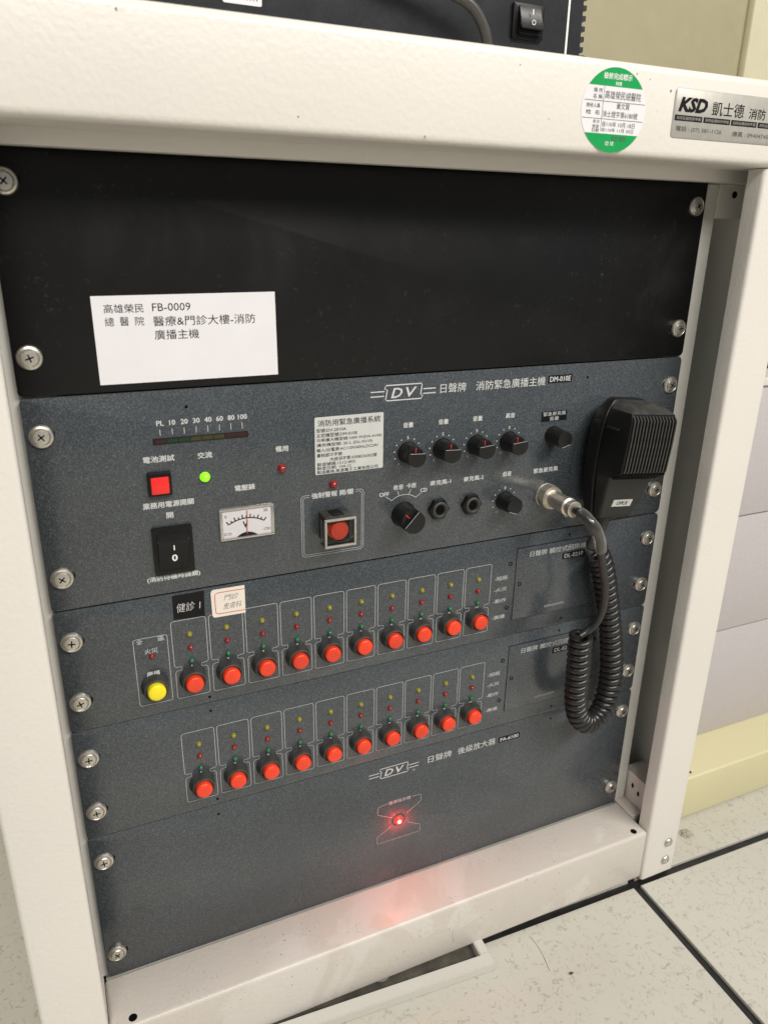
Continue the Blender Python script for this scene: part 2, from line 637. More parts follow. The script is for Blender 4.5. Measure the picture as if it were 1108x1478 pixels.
def screw(x, z, parent, first=[True], y=0):
    o = wrap('screw', SCREW, M['screw'], parent, P(x, y, z), 35 if first[0] else None)
    first[0] = False
    o.rotation_euler = (0, rnd.uniform(0, 6), 0)
    c = bpy.data.objects.new('cross_slot', CROSS)
    if not CROSS.materials:
        CROSS.materials.append(M['void'])
    COL.objects.link(c)
    c.parent = o
    c.location = (0, -.0031, 0)
    s = wrap('mounting_slot', SLOT, M['void'], parent, P(x + rnd.uniform(.2, 1.0) * (1 if x < 0 else -1), y - .02, z + rnd.uniform(-.3, .8)))
    return o

def socket(x, z, parent, y=0):
    return wrap('socket_screw', SOCKET, M['black_plastic'], parent, P(x, y, z), None)

def rivet(x, z, parent, y=0):
    return wrap('rivet', PIN, M['void'], parent, P(x, y, z), None)

# ------------------------------------------------------------------ the setting: floor, wall
FROT = math.radians(-1.6)
JX, JY = 238.5, -44.0                       # the joint crossing by the post, floor at z = -85
floor_me = box_mesh('floor', -3000, 4200, -3600, 1400, -125, -88.5)
floor = put('floor', floor_me, M['joint'], None)
tag(floor, kind='structure')
TILE = None
S, G = 609.0, 8.6
bm = bmesh.new()
bmesh.ops.create_cube(bm, size=1)
for v in bm.verts:
    v.co = Vector((v.co.x * (S - G) * .001, v.co.y * (S - G) * .001, v.co.z * .0034))
bmesh.ops.bevel(bm, geom=[e for e in bm.edges if all(v.co.z > 0 for v in e.verts)], offset=.0006, segments=1, affect='EDGES')
TILE = from_bm('floor_tile', bm)
for i in range(-4, 4):
    for j in range(-5, 2):
        u, v = (i + .5) * S, (j + .5) * S
        x = JX + u * math.cos(FROT) - v * math.sin(FROT)
        y = JY + u * math.sin(FROT) + v * math.cos(FROT)
        t = wrap('floor_tile', TILE, M['tile'], floor, P(x, y, -86.75 + rnd.uniform(-.03, .03)))
        t.rotation_euler = (0, 0, FROT + math.pi / 2 * rnd.randrange(4))
wall = box('wall', -1500, 2600, 640, 700, -85.5, 2400, M['wall'], None)
tag(wall, kind='structure')
pillar = box('pillar', 920, 1500, 625, 640, -85.5, 2400, M['pillar'], None, 3)
tag(pillar, kind='structure')

# ------------------------------------------------------------------ the rack
FR = -46.0
rack = thing('equipment_rack', 'cream painted steel equipment rack frame holding the dark control panels', 'rack', 0, 200, -85)

def cpost(sgn):
    """folded sheet post: front face with flanges turned back, rounded folds"""
    xi, xo, t, r = 244.5, 285.0, 1.6, 3.0
    path = []
    def arc(cx, cy, a0, a1, rad):
        for k in range(5):
            a = math.radians(a0 + (a1 - a0) * k / 4)
            path.append((cx + rad * math.cos(a), cy + rad * math.sin(a)))
    path.append((xi, FR + 14))
    arc(xi + r, FR + r, 180, 270, r)
    arc(xo - r, FR + r, 270, 360, r)
    path.append((xo, 440))
    inner = []
    n = len(path)
    for i in range(n):
        a, b = Vector(path[max(i - 1, 0)]), Vector(path[min(i + 1, n - 1)])
        d = (b - a).normalized()
        inner.append((path[i][0] - d.y * t, path[i][1] + d.x * t))
    bm = bmesh.new()
    rows = []
    for z in (-82, 557):
        rows.append(([bm.verts.new(P(sgn * x, y, z)) for x, y in path], [bm.verts.new(P(sgn * x, y, z)) for x, y in inner]))
    (o0, i0), (o1, i1) = rows
    for k in range(n - 1):
        bm.faces.new((o0[k], o0[k + 1], o1[k + 1], o1[k]))
        bm.faces.new((i0[k], i0[k + 1], i1[k + 1], i1[k]))
        bm.faces.new((o0[k], o0[k + 1], i0[k + 1], i0[k]))
        bm.faces.new((o1[k], o1[k + 1], i1[k + 1], i1[k]))
    for k in (0, n - 1):
        bm.faces.new((o0[k], o1[k], i1[k], i0[k]))
    return put('post', from_bm('post', bm), M['paint'], rack, 40)
pr = cpost(1)
pl = cpost(-1)
BOLT = lathe_mesh('bolt', [(4.6, 0), (4.5, .8), (3.8, 2.0), (2.4, 2.7), (1.2, 2.9), (1.1, 2.2), (0, 2.2)], 20)
for pst, sg in ((pr, 1), (pl, -1)):
    for z in (-44, -66):
        b = wrap('bolt', BOLT, M['screw'], pst, P(sg * 272, FR - .05, z), 35)
# beams
box('top_beam', -287, 287, FR - 4, -12, 557.5, 609.5, M['paint'], rack, 5, 4)
box('header_strip', -284, 284, -11.8, -2.4, 549.5, 571, M['paint'], rack, 1)
box('bottom_beam', -244.3, 244.3, FR + 1.0, 1.2, -79, -23, M['ledge'], rack, 3.2, 4)
box('ledge_end', -259.5, -244.5, -30, 9.0, -40, -23.1, M['ledge'], rack, .5)
box('ledge_end', 244.5, 259.5, -22.4, 9.0, -40, -23.1, M['ledge'], rack, .5)
box('floor_plate', -243, 243, 1.4, 440, -30, -28, M['side'], rack)
box('top_plate', -283, 283, -11.8, 440, 600, 606, M['paint'], rack)
box('back_plate', -283, 283, 438, 440, -72, 599.8, M['side'], rack)
for sg in (1, -1):
    a, b = sorted((sg * 224, sg * 255.6))
    box('mounting_rail', a, b, 3.4, 5.6, -22.8, 549, M['rail'], rack)
    a, b = sorted((sg * 253.6, sg * 255.6))
    box('rail_flange', a, b, 5.8, 60, -22.8, 549, M['rail'], rack)
    a, b = sorted((sg * 281.0, sg * 283.0))
    box('side_lining', a, b, -38, 430, -70, 549, M['side'], rack)
# brackets with holes on the right-hand side
br = box('bracket', 257.0, 259.6, -30, 9.0, -22.9, 10, M['paint'], rack, .4)
for y, z in ((-5.0, -3), (-13.5, -7)):
    bm = bmesh.new()
    ring = [bm.verts.new(P(256.9, y + 1.7 * math.cos(a * .5236), z + 3.0 * math.sin(a * .5236))) for a in range(12)]
    bm.faces.new(ring)
    put('bolt_hole', from_bm('bolt_hole', bm), M['void'], br)
box('bracket_top', 259.8, 280.8, -30, 9.0, 8.2, 10, M['paint'], rack)
bt = box('bracket', 256.0, 280.8, 2.0, 4.0, 525.6, 549.2, M['paint'], rack, .4)
prism('bolt_hole', circ(271.5, 542.6, 2.6, 16), 1.85, 1.98, M['void'], bt)
bb = [o for o in rack.children if o.name.startswith('bottom_beam')][0]
for x in (-228, 232):                                         # holes in the ledge
    bm = bmesh.new()
    ring = [bm.verts.new(P(x + 3.1 * math.cos(a * .3927), -38.5 + 3.1 * math.sin(a * .3927), -22.93)) for a in range(16)]
    bm.faces.new(ring)
    put('bolt_hole', from_bm('bolt_hole', bm), M['void'], bb)
for x, y, m in ((-30, -33, 'foot'), (184, -30, 'green_foot')):
    bm = bmesh.new()
    bmesh.ops.create_cone(bm, cap_ends=True, segments=24, radius1=.009, radius2=.0075, depth=.011)
    bmesh.ops.translate(bm, verts=bm.verts, vec=P(x, y, -79.4))
    put('levelling_foot', from_bm('levelling_foot', bm), M[m], rack, 40)
for sx in (-266, 266):
    for y in (-25, 400):
        bm = bmesh.new()
        bmesh.ops.create_cone(bm, cap_ends=True, segments=20, radius1=.012, radius2=.011, depth=.004)
        bmesh.ops.translate(bm, verts=bm.verts, vec=P(sx, y, -83.0))
        put('levelling_foot', from_bm('levelling_foot', bm), M['joint'], rack, 40)

tb = [o for o in rack.children if o.name.startswith('top_beam')][0]
M['chip'] = plain('bare_chip', (.17, .145, .12), .6, grain=.4)
M['stain'] = plain('brown_stain', (.36, .29, .22), .6, grain=.3)
for x, z, r in ((148.3, 596.2, .9), (38, 600.5, .5), (120.5, 603, .6), (131, 601, .5), (-92, 566, .5), (-176, 603.5, .6), (-20, 561.2, .45), (60, 575, .35)):
    pts = [(x + r * rnd.uniform(.6, 1.2) * math.cos(a * .785), z + r * rnd.uniform(.6, 1.4) * math.sin(a * .785)) for a in range(8)]
    prism('paint_chip', pts, FR - 4.05, FR - 3.9, M['chip'], tb)
for x, z, w, h in ((32.5, -62, .5, 9), (33.4, -66, .8, 5), (38, -44, .25, 12)):
    prism('brown_stain', [(x, z), (x + w, z + h * .1), (x + w * 1.6, z + h), (x + w * 1.1, z + h * .95), (x + w * .2, z + h * .5)], FR + .93, FR + 1.05, M['stain'], bb)

# ------------------------------------------------------------------ rack units
U = 44.45
def faceplate(parent, z0, z1, mat, gap_top=.35, gap_bot=.35):
    fp = prism('faceplate', rrect(-241.2, 241.2, z0 + gap_bot, z1 - gap_top, 3.0), 0, 3.0, mat, parent, .45)
    box('chassis', -218, 218, 3.2, 250, z0 + 2, z1 - 2, M['chassis'], parent)
    return fp
blank = thing('blank_panel', 'plain black blank panel at the top of the rack', 'panel', 0, 0, 9.5 * U)
faceplate(blank, 9.5 * U, 12.5 * U, M['black'], .3, .7)
main = thing('broadcast_console', 'dark grey emergency broadcast console with knobs, meter and black rocker switch', 'console', 0, 0, 6.5 * U)
faceplate(main, 6.5 * U, 9.5 * U, M['grey'], .35, .75)
loop1 = thing('zone_controller', 'dark grey zone controller with ten red buttons and one yellow button', 'controller', 0, 0, 4.5 * U, 'zone controllers')
faceplate(loop1, 4.5 * U, 6.5 * U, M['grey'], .55, .3)
loop2 = thing('zone_controller', 'dark grey zone controller with ten red buttons and no yellow button', 'controller', 0, 0, 2.5 * U, 'zone controllers')
faceplate(loop2, 2.5 * U, 4.5 * U, M['grey'], .3, .3)
amp = thing('power_amplifier', 'dark grey power amplifier panel with one lit red indicator, lowest in the rack', 'amplifier', 0, 0, -.5 * U)
faceplate(amp, -.5 * U, 2.5 * U, M['grey'], .3, .3)
for un, rows in ((blank, (12, 10)), (main, (9, 7)), (loop1, (6, 5)), (loop2, (4, 3)), (amp, (2, 0))):
    for k in rows:
        for x in (-232.6, 232.6):
            screw(x, k * U, un)

def led(x, z, r, mat, parent, y=0, name='indicator_lamp'):
    return lathe(name, [(r * 1.12, 0), (r * 1.12, .35), (r, .5), (r, r * .55), (r * .86, r * 1.0), (r * .5, r * 1.32), (0, r * 1.45)], x, y, z, mat, parent, 16, 60)

# ---- main console: left half
rivet(-150.5, 411, main)
rivet(149.3, 411, main)
xs = [-167.2 + 50.2 / 7 * k for k in range(8)]
for x, s in zip(xs, ('PL', '10', '20', '30', '40', '60', '80', '100')):
    text(s, x + .4, 402.2, None, 3.1, M['print'], main, bold=.02)
stroke('scale_tick', [([(x, 398.6), (x, 394.7)], False) for x in xs], .35, -.2, M['print'], main)
lb = box('level_bar', -171.8, -113.6, -.8, .5, 389.4, 392.9, M['black_plastic'], main, .2)
for k, m in enumerate(('seg_red', 'seg_green', 'seg_green', 'seg_yellow', 'seg_yellow', 'seg_yellow', 'seg_red', 'seg_red')):
    w = 57.0 / 8
    box('level_segment', -171.2 + w * k + .25, -171.2 + w * (k + 1) - .25, -1.0, -.7, 389.9, 392.4, M[m], lb)
text('電池測試', -169.4, 380.2, 18.5, 4.0, M['print'], main, bold=.022)
text('交流', -141.5, 379.8, 9.0, 4.0, M['print'], main, bold=.022)
text('備用', -91.8, 379.0, 8.4, 3.9, M['print'], main, bold=.022)
text('電壓錶', -117.3, 355.6, 13.2, 3.9, M['print'], main, bold=.022)
text('業務用電源開關', -166.0, 350.6, 31, 4.0, M['print'], main, bold=.022)
text('開', -165.8, 343.1, 4.1, 3.9, M['print'], main, bold=.022)
text('(消防待機時請關)', -166.6, 300.6, 33.5, 4.1, M['print'], main, bold=.022)
led(-142.4, 365.6, 2.9, M['lit_green'], main, name='lit_green_lamp')
led(-92.4, 365.7, 2.7, M['led_red'], main)
sq = box('push_button', -177.6, -163.4, -3.4, .5, 357.2, 372.2, M['black_plastic'], main, .6)
box('button_cap', -176.0, -165.2, -5.6, -3.5, 359.2, 369.8, M['red_square'], sq, .6)
# rocker switch
sw = prism('rocker_switch', rrect(-178.2, -153.2, 303.6, 335.8, 1.0), -2.2, .5, M['black_plastic'], main, .7)
def rocker(x0, x1, zc, hz, top, name, parent, y0=-2.2, ridge=-6.6):
    prof = [(zc + hz, y0 - .4), (zc + top, ridge), (zc + top - 1.2, ridge + .25), (zc - hz * .45, y0 - 2.2), (zc - hz, y0 - 2.4), (zc - hz, y0 + 1), (zc + hz, y0 + 1)]
    bm = bmesh.new()
    A = [bm.verts.new(P(x0, y, z)) for z, y in prof]
    B = [bm.verts.new(P(x1, y, z)) for z, y in prof]
    n = len(prof)
    bm.faces.new(A)
    bm.faces.new(B[::-1])
    for i in range(n):
        bm.faces.new((A[i], A[(i + 1) % n], B[(i + 1) % n], B[i]))
    bmesh.ops.bevel(bm, geom=list(bm.edges), offset=.0003, segments=2, affect='EDGES')
    return put(name, from_bm(name, bm), M['black_plastic'], parent, 35)
rk = rocker(-175.3, -156.1, 319.6, 11.6, 8.3, 'rocker', sw)
text('I', -165.7, 323.2, .65, 3.4, M['white_print'], rk, y=-6.2, bold=0)
text('0', -165.7, 315.8, 3.2, 4.4, M['white_print'], rk, y=-5.0, bold=.03)
# volt meter
mt = put('volt_meter', None or prism_mesh('volt_meter', rrect(-135.2, -99.1, 320.8, 342.7, .8), -.5, .6, .3), M['chrome'], main, 35)
box('dial_face', -133.2, -100.6, -.8, -.5, 322.2, 341.2, M['meter_face'], mt)
def arcpts(cx, cz, r, a0, a1, n=14):
    return [(cx + r * math.cos(math.radians(a0 + (a1 - a0) * k / n)), cz + r * math.sin(math.radians(a0 + (a1 - a0) * k / n))) for k in range(n + 1)]
mc, mz = -117.6, 312.5
tk = [(arcpts(mc, mz, 22.3, 122, 58), False)]
for k in range(11):
    a = math.radians(122 - 6.4 * k)
    l = 2.6 if k % 2 == 0 else 1.6
    tk.append(([(mc + 22.3 * math.cos(a), mz + 22.3 * math.sin(a)), (mc + (22.3 + l) * math.cos(a), mz + (22.3 + l) * math.sin(a))], False))
stroke('scale_print', tk, .75, -.95, M['ink'], mt)
text('V', -118.4, 330.2, 3.2, 4.4, M['ink'], mt, y=-.95, bold=.03)
text('30', -104.6, 338.6, 2.8, 2.2, M['ink'], mt, y=-.95, bold=.0)
text('0', -131.2, 337.2, 1.3, 2.0, M['ink'], mt, y=-.95, bold=.0)
text('DC20', -130.2, 325.0, 4.6, 1.8, M['inkgrey'], mt, y=-.95, bold=0)
text('-CB2', -104.2, 325.4, 5.4, 1.8, M['inkgrey'], mt, y=-.95, bold=0)
prism('needle_hub', [(-124.2, 322.5), (-110.8, 322.5), (-114.0, 324.3), (-117.5, 325.2), (-121, 324.3)], -1.2, -.85, M['ink'], mt)
stroke('needle', [([(-117.6, 323.5), (-117.0, 340.2)], False)], .55, -1.45, M['redink'], mt)
for nm, a, b, c, d in (('bezel_edge', -135.2, -99.1, 341.2, 342.7), ('bezel_edge', -135.2, -99.1, 320.8, 322.2), ('bezel_edge', -135.2, -133.4, 322.3, 341.1), ('bezel_edge', -100.7, -99.1, 322.3, 341.1)):
    box(nm, a, b, -1.9, -.45, c, d, M['chrome'], mt, .3)
box('meter_glass', -133.3, -100.8, -1.75, -1.6, 322.3, 341.1, M['cover'], mt)
# rating label
rl = prism('rating_label', rrect(-69.2, -19.8, 358.3, 397.6, 1.0), -.25, -.02, M['label_silver'], main)
lines = [('消防用緊急廣播系統', 393.4, 45.0, 4.4, -44.6), ('型號:DV-2010A', 388.6, 21, 2.7, -57.6),
         ('主控機型號:DM-010E', 385.2, 29, 2.7, -53.6), ('功率擴大機型號:1000 W(DA-6100)', 381.8, 47, 2.7, -44.6),
         ('擴充機型號: 20 L (DL-0210)', 378.5, 40, 2.7, -48.0), ('輸入/出電源:AC110V/60Hz,DC24V', 375.1, 44.5, 2.7, -45.8),
         ('審核認可字號:', 371.6, 18.5, 2.6, -58.8), ('內授消字第10308236302號', 368.3, 34, 2.6, -41.5),
         ('製造號碼:15121802', 365.3, 27.5, 2.5, -54.2), ('製造日期: 104.12', 362.6, 24.5, 2.4, -55.8),
         ('製造廠商:高遠電子工業有限公司', 359.9, 44.5, 2.4, -45.8)]
for s, z, w, h, x in lines:
    text(s, x, z, w, h, M['ink'], rl, y=-.36, bold=.004)
led(-56.6, 350.3, 2.7, M['led_red'], main)
def framed(x0, x1, z0, z1, r, gx0, gx1):
    """rounded frame whose top edge is left open between gx0 and gx1"""
    pts = rrect(x0, x1, z0, z1, r)
    n = 6
    tr, tl, bl, brr = pts[0:n], pts[n:2 * n], pts[2 * n:3 * n], pts[3 * n:]
    return ([(gx0, z1)] + tl + bl + brr + tr + [(gx1, z1)], False)
stroke('printed_frame', [framed(-79.7, -34.2, 299.6, 344.6, 2.6, -73.6, -40.2), framed(-78.3, -35.6, 301, 343.2, 1.8, -73.6, -40.2)], .38, -.2, M['print_dim'], main)
text('強制警報 開/關', -57, 343.7, 30, 4.0, M['print'], main, bold=.02)
# covered button
gb = box('guarded_button', -67.0, -47.8, -9.0, .5, 312.4, 331.0, M['black_plastic'], main, .5)
box('hinge_block', -67.6, -47.2, -14.0, -1.0, 329.0, 332.4, M['dusty_plastic'], gb, .4)
box('hinge_tab', -61.8, -53.6, -13.6, -2.0, 332.4, 333.0, M['black_plastic'], gb, .15)
lathe('button_cap', [(7.4, 9), (7.4, 10), (6.7, 10.2), (6.6, 14.2), (6.0, 14.9), (0, 15.1)], -57.5, 0, 321.6, M['red_btn'], gb, 28)
cx0, cx1, cz0, cz1 = -68.9, -46.3, 310.8, 331.4
for a, b, c, d in ((cx0, cx1, cz1 - 1.5, cz1), (cx0, cx1, cz0, cz0 + 1.5), (cx0, cx0 + 1.5, cz0 + 1.5, cz1 - 1.5), (cx1 - 1.5, cx1, cz0 + 1.5, cz1 - 1.5)):
    box('cover_edge', a, b, -17.4, -15.2, c, d, M['clear_edge'], gb, .4)
box('cover_side', cx0 + .2, cx0 + 1.0, -15.1, -6, cz0 + .3, cz1 - 2.6, M['clear'], gb)
box('cover_side', cx1 - 1.0, cx1 - .2, -15.1, -6, cz0 + .3, cz1 - 2.6, M['clear'], gb)
box('cover_floor', cx0 + 1.1, cx1 - 1.1, -15.1, -6, cz0 + .3, cz0 + 1.1, M['clear'], gb)
bm = bmesh.new()
bm.faces.new([bm.verts.new(P(x, -16.4, z)) for x, z in ((cx0 + 1.5, cz0 + 1.5), (cx1 - 1.5, cz0 + 1.5), (cx1 - 1.5, cz1 - 1.5), (cx0 + 1.5, cz1 - 1.5))])
put('cover_window', from_bm('cover_window', bm), M['clear'], gb)

# ---- main console: printed heading
def dv_logo(cx, cz, s, parent, mat):
    def q(x, z): return (cx + x * s, cz + z * s)
    L = []
    out = [(-12.2, 5.0), (14.0, 5.2), (14.2, -3.2), (12.0, -3.4), (12.0, -5.2), (-13.2, -5.2), (-13.0, -3.8), (-12.6, 2.6), (-13.8, 3.0)]
    L.append(([q(*p) for p in [(-12.9, 5.2), (13.4, 5.2), (14.0, 4.4), (13.2, -2.4), (14.6, -3.0), (13.6, -5.2), (-12.0, -5.2), (-13.2, -4.4), (-12.0, 2.2), (-14.0, 3.0)]], True))
    L.append(([q(-24.2, 1.3), q(-14.0, 1.3)], False))
    L.append(([q(-24.2, -1.9), q(-14.4, -1.9)], False))
    L.append(([q(15.0, 1.3), q(24.8, 1.3)], False))
    L.append(([q(15.0, -1.9), q(24.8, -1.9)], False))
    stroke('logo_outline', L, .75 * s, -.2, mat, parent)
    text('D', *q(-4.9, -.2), 8.2 * s, 6.6 * s, mat, parent, bold=.03, shear=.25)
    text('V', *q(6.0, -.2), 8.0 * s, 6.6 * s, mat, parent, bold=.03, shear=.2)
dv_logo(-5.3, 410.2, 1.0, main, M['print'])
text('日聲牌', 33.3, 410.7, 20.5, 6.6, M['print'], main, bold=.004)
text('消防緊急廣播主機', 81.2, 410.7, 59, 6.6, M['print'], main, bold=.006)
tp = prism('tape_label', rrect(113.4, 134.6, 408.6, 414.4, .2), -.25, -.02, M['ink'], main)
text('DM-010E', 124.0, 411.5, 18.5, 3.8, M['print'], tp, y=-.36, bold=.02)

# ---- knobs
def knob(x, z, r, h, deg, parent, chord=.42):
    """turned knob, its face cut back to a lower step behind a chord; deg is the pointer, clockwise from up"""
    hb = h - 3.6
    k = lathe('knob', [(r * 1.10, 0), (r * 1.10, .6), (r * 1.04, 1.2), (r, 2.4), (r * .965, hb - .3), (r * .94, hb), (0, hb)], x, 0, z, M['knob'], parent, 36)
    a = math.radians(deg)
    up = Vector((math.sin(a), math.cos(a)))
    rt = Vector((math.cos(a), -math.sin(a)))
    R = r * .955
    t0 = math.asin(chord)
    pts = []
    for i in range(25):
        t = math.pi - t0 + (math.pi + 2 * t0) * i / 24
        v = rt * (R * math.cos(t)) + up * (R * math.sin(t))
        pts.append((x + v.x, z + v.y))
    prism('knob_face', pts, -h, -hb + .01, M['knob'], k, .35)
    e0 = rt * (-R * math.cos(t0)) + up * (R * chord)
    e1 = rt * (R * math.cos(t0)) + up * (R * chord)
    stroke('face_edge', [([(x + e0.x * .94, z + e0.y), (x + e1.x * .94, z + e1.y)], False)], .3, -h - .03, M['print_dim'], k)
    c = up * (R * .66)
    w = rt * .26
    l = up * (R * .26)
    prism('pointer_mark', [(x + c.x - w.x - l.x, z + c.y - w.y - l.y), (x + c.x + w.x - l.x, z + c.y + w.y - l.y),
                           (x + c.x + w.x + l.x, z + c.y + w.y + l.y), (x + c.x - w.x + l.x, z + c.y - w.y + l.y)], -hb - .25, -hb, M['red_square'], k)
    return k
def dial(x, z, parent, top, low, dot=True):
    L = []
    for k in range(11):
        if k in (0, 5, 10): continue
        a = math.radians(-140 + 28 * k)
        px, pz = x + 10.3 * math.sin(a), z + 10.3 * math.cos(a)
        L.append(([(px - .42, pz), (px + .42, pz)], False))
    stroke('scale_dots', L, .84, -.2, M['print'], parent)
    text(top, x, z + 10.5, None, 2.3, M['print'], parent, bold=.015)
    a = math.radians(-140)
    text(low, x + 10.6 * math.sin(a), z + 10.6 * math.cos(a), None, 1.7, M['print_dim'], parent, bold=0)
for x, s, t, l in ((-.9, '音量', '5', '0'), (26.7, '音量', '5', '0'), (54.6, '音量', '5', '0'), (82.3, '高音', '0', '-10')):
    dial(x, 367.4, main, t, l)
    text(s, x, 387.0, 7.8, 3.7, M['print'], main, bold=.022)
    knob(x, 367.4, 7.1, 16.0, rnd.uniform(-6, 4), main)
dial(82.5, 320.3, main, '0', '-10')
text('低音', 83.2, 341.9, 7.6, 3.7, M['print'], main, bold=.022)
knob(82.5, 320.6, 6.9, 15.5, 198, main, .8)
bl2 = prism('tape_label', rrect(110.2, 133.2, 379.6, 387.2, .2), -.25, -.02, M['ink'], main)
text('緊急麥克風', 121.8, 385.3, 20.5, 3.0, M['print'], bl2, y=-.36, bold=.0)
text('音量', 121.8, 381.6, 8.4, 3.0, M['print'], bl2, y=-.36, bold=.0)
knob(122.0, 368.4, 6.7, 16.0, 165, main, .8)
knob(-3.0, 321.2, 8.7, 19.0, -45, main, .35)
stroke('printed_arc', [(arcpts(-2.9, 321.2, 15.0, 129, 51), False), ([(-12.3, 332.8), (-17.0, 336.0)], False), ([(-6.8, 335.7), (-8.2, 339.6)], False), ([(1.0, 335.7), (2.4, 339.6)], False), ([(6.5, 332.8), (10.8, 336.0)], False)], .4, -.2, M['print'], main)
text('OFF', -18.4, 338.1, 7.4, 2.9, M['print'], main, bold=.02)
text('收音', -7.4, 342.3, 7.6, 3.7, M['print'], main, bold=.02)
text('卡座', 2.8, 342.4, 7.6, 3.7, M['print'], main, bold=.02)
text('CD', 12.9, 337.7, 5.4, 2.9, M['print'], main, bold=.02)
text('麥克風-1', 26.4, 342, 17.0, 3.7, M['print'], main, bold=.02)
text('麥克風-2', 54.2, 341.8, 17.0, 3.7, M['print'], main, bold=.02)
text('緊急麥克風', 118.6, 341.2, 22.5, 3.8, M['print'], main, bold=.02)
for x in (25.0, 52.7):
    j = prism('jack_socket', circ(x, 321.8, 8.4, 6), -3.6, .3, M['black_plastic'], main, .8)
    lathe('jack_collar', [(6.3, 3.4), (6.3, 4.6), (5.6, 5.2), (4.9, 5.2), (4.2, 4.6), (3.9, 3.9), (0, 3.9)], x, 0, 321.8, M['dusty_plastic'], j)
    lathe('jack_hole', [(3.6, 3.9), (3.6, 4.05), (0, 4.05)], x, 0, 321.8, M['void'], j)

# ---- zone controllers
def zone_row(parent, dz, y1=True):
    cols = [-160.2 + 24.92 * k for k in range(10)]
    for k, x in enumerate(cols):
        def q(a, b): return (x + a, b + dz)
        up = [q(-6.6, 233.4), q(-10.4, 233.6), q(-11.4, 234.6)] + [(p[0], p[1]) for p in [q(-11.5, 266.3), q(-11.1, 267.7), q(-9.8, 268.3), q(9.8, 268.3), q(11.1, 267.7), q(11.5, 266.3), q(11.4, 234.8), q(10.6, 233.7), q(6.8, 233.2), q(6.6, 230.9), q(9.6, 230.7), q(10.9, 229.4), q(11.2, 210.3), q(10.7, 209.1), q(9.6, 208.8), q(-9.6, 208.8), q(-10.7, 209.2), q(-11.2, 210.3), q(-11.0, 229.2), q(-10.0, 230.6), q(-6.8, 230.9)]]
        stroke('printed_frame', [(up, True)], .42, -.2, M['print_dim'], parent)
        led(x + .1, 257.0 + dz, 1.75, M['led_yellow'], parent)
        led(x + .1, 246.8 + dz, 1.75, M['led_red'], parent)
        led(x + .2, 236.6 + dz, 1.75, M['led_green'], parent)
        text(str(k + 1), x + .1, 232.0 + dz, None, 2.3, M['print'], parent, bold=.02)
        zone_button(x + rnd.uniform(-.25, .25), 222.9 + dz + rnd.uniform(-.2, .2), 'red_btn', parent)
    for s, z in (('短路', 254.3), ('火災', 244.3), ('動作', 234.2), ('廣播', 219.3)):
        text('-' + s, 85.2, z + dz, 12.0, 3.5, M['print_dim'], parent, bold=.02)
    # the blank cover screwed on beside the buttons
    cv = prism('cover_plate', rrect(98.6, 182.6, 214.2 + dz, 277.6 + dz, .5), -.5, -.02, M['grey'], parent, .2)
    stroke('cover_gap', [([(98.3, 277.9 + dz), (98.3, 213.9 + dz), (182.9, 213.9 + dz), (182.9, 277.9 + dz)], True)], .65, -.05, M['void'], parent)
    text('日聲牌', 119.0, 271.0 + dz, 16.5, 4.8, M['print_dim'], cv, y=-.62, bold=.012)
    text('觸控式回路機', 147.8, 271.0 + dz, 36.5, 4.8, M['print_dim'], cv, y=-.62, bold=.012)
    tp = prism('tape_label', rrect(143.2, 165.4, 261.2 + dz, 266.8 + dz, .2), -.75, -.52, M['ink'], cv)
    text('DL-0210', 154.3, 264.0 + dz, 18.5, 3.6, M['print_dim'], tp, y=-.86, bold=.02)
    text('設備製造銘牌資料', 139.6, 220.6 + dz, 20.3, 2.2, M['print_dim'], cv, y=-.62, bold=0)
    for x, z in ((92.9, 265.5), (92.6, 226.3), (188.4, 265.4), (188.4, 226.3)):
        socket(x, z + dz, parent)
    for x, z in ((102.9, 246.1), (178.4, 246.1)):
        socket(x, z + dz, parent, -.5)
    for x, z in ((148.6, 282.4), (148.9, 205.4), (-149.9, 282.0), (-149.9, 204.6)):
        rivet(x, z + dz, parent)
COLLAR = lathe_mesh('push_button', [(9.2, 0), (9.2, 1.2), (8.7, 2.2), (8.3, 5.6), (7.9, 6.6), (7.2, 7.0), (6.7, 6.6), (6.5, 5.5), (0, 5.5)], 32)
CAP = lathe_mesh('button_cap', [(5.95, 5.4), (5.95, 8.9), (5.8, 9.5), (5.4, 9.95), (4.5, 10.3), (2.6, 10.55), (0, 10.65)], 32)
CAPY = CAP.copy()
for me in (COLLAR, CAP, CAPY):
    for p in me.polygons: p.use_smooth = True
    me.set_sharp_from_angle(angle=math.radians(35))
def zone_button(x, z, m, parent):
    c = wrap('push_button', COLLAR, M['dusty_plastic'], parent, P(x, 0, z))
    k = wrap('button_cap', CAP if m == 'red_btn' else CAPY, M[m], c, P(x, rnd.uniform(-.5, .3) * .6, z))
    k.rotation_euler = (rnd.uniform(-.035, .035), rnd.uniform(0, 6.2), rnd.uniform(-.035, .035))
zone_row(loop1, 0)
zone_row(loop2, -88.9)
# all-zone column
stroke('printed_frame', [(rrect(-196.3, -174.6, 209.2, 260.0, 1.6), True)], .42, -.2, M['print_dim'], loop1)
text('全', -192.4, 257.9, 3.8, 3.4, M['print_dim'], loop1, bold=.02)
text('區', -178.5, 257.9, 3.8, 3.4, M['print_dim'], loop1, bold=.02)
text('火災', -185.5, 249.8, 8.6, 3.8, M['print_dim'], loop1, bold=.015)
text('廣播', -185.6, 232.4, 8.6, 3.8, M['print'], loop1, bold=.02)
led(-185.5, 245.9, 1.75, M['led_red'], loop1)
zone_button(-185.5, 222.6, 'yellow_btn', loop1)

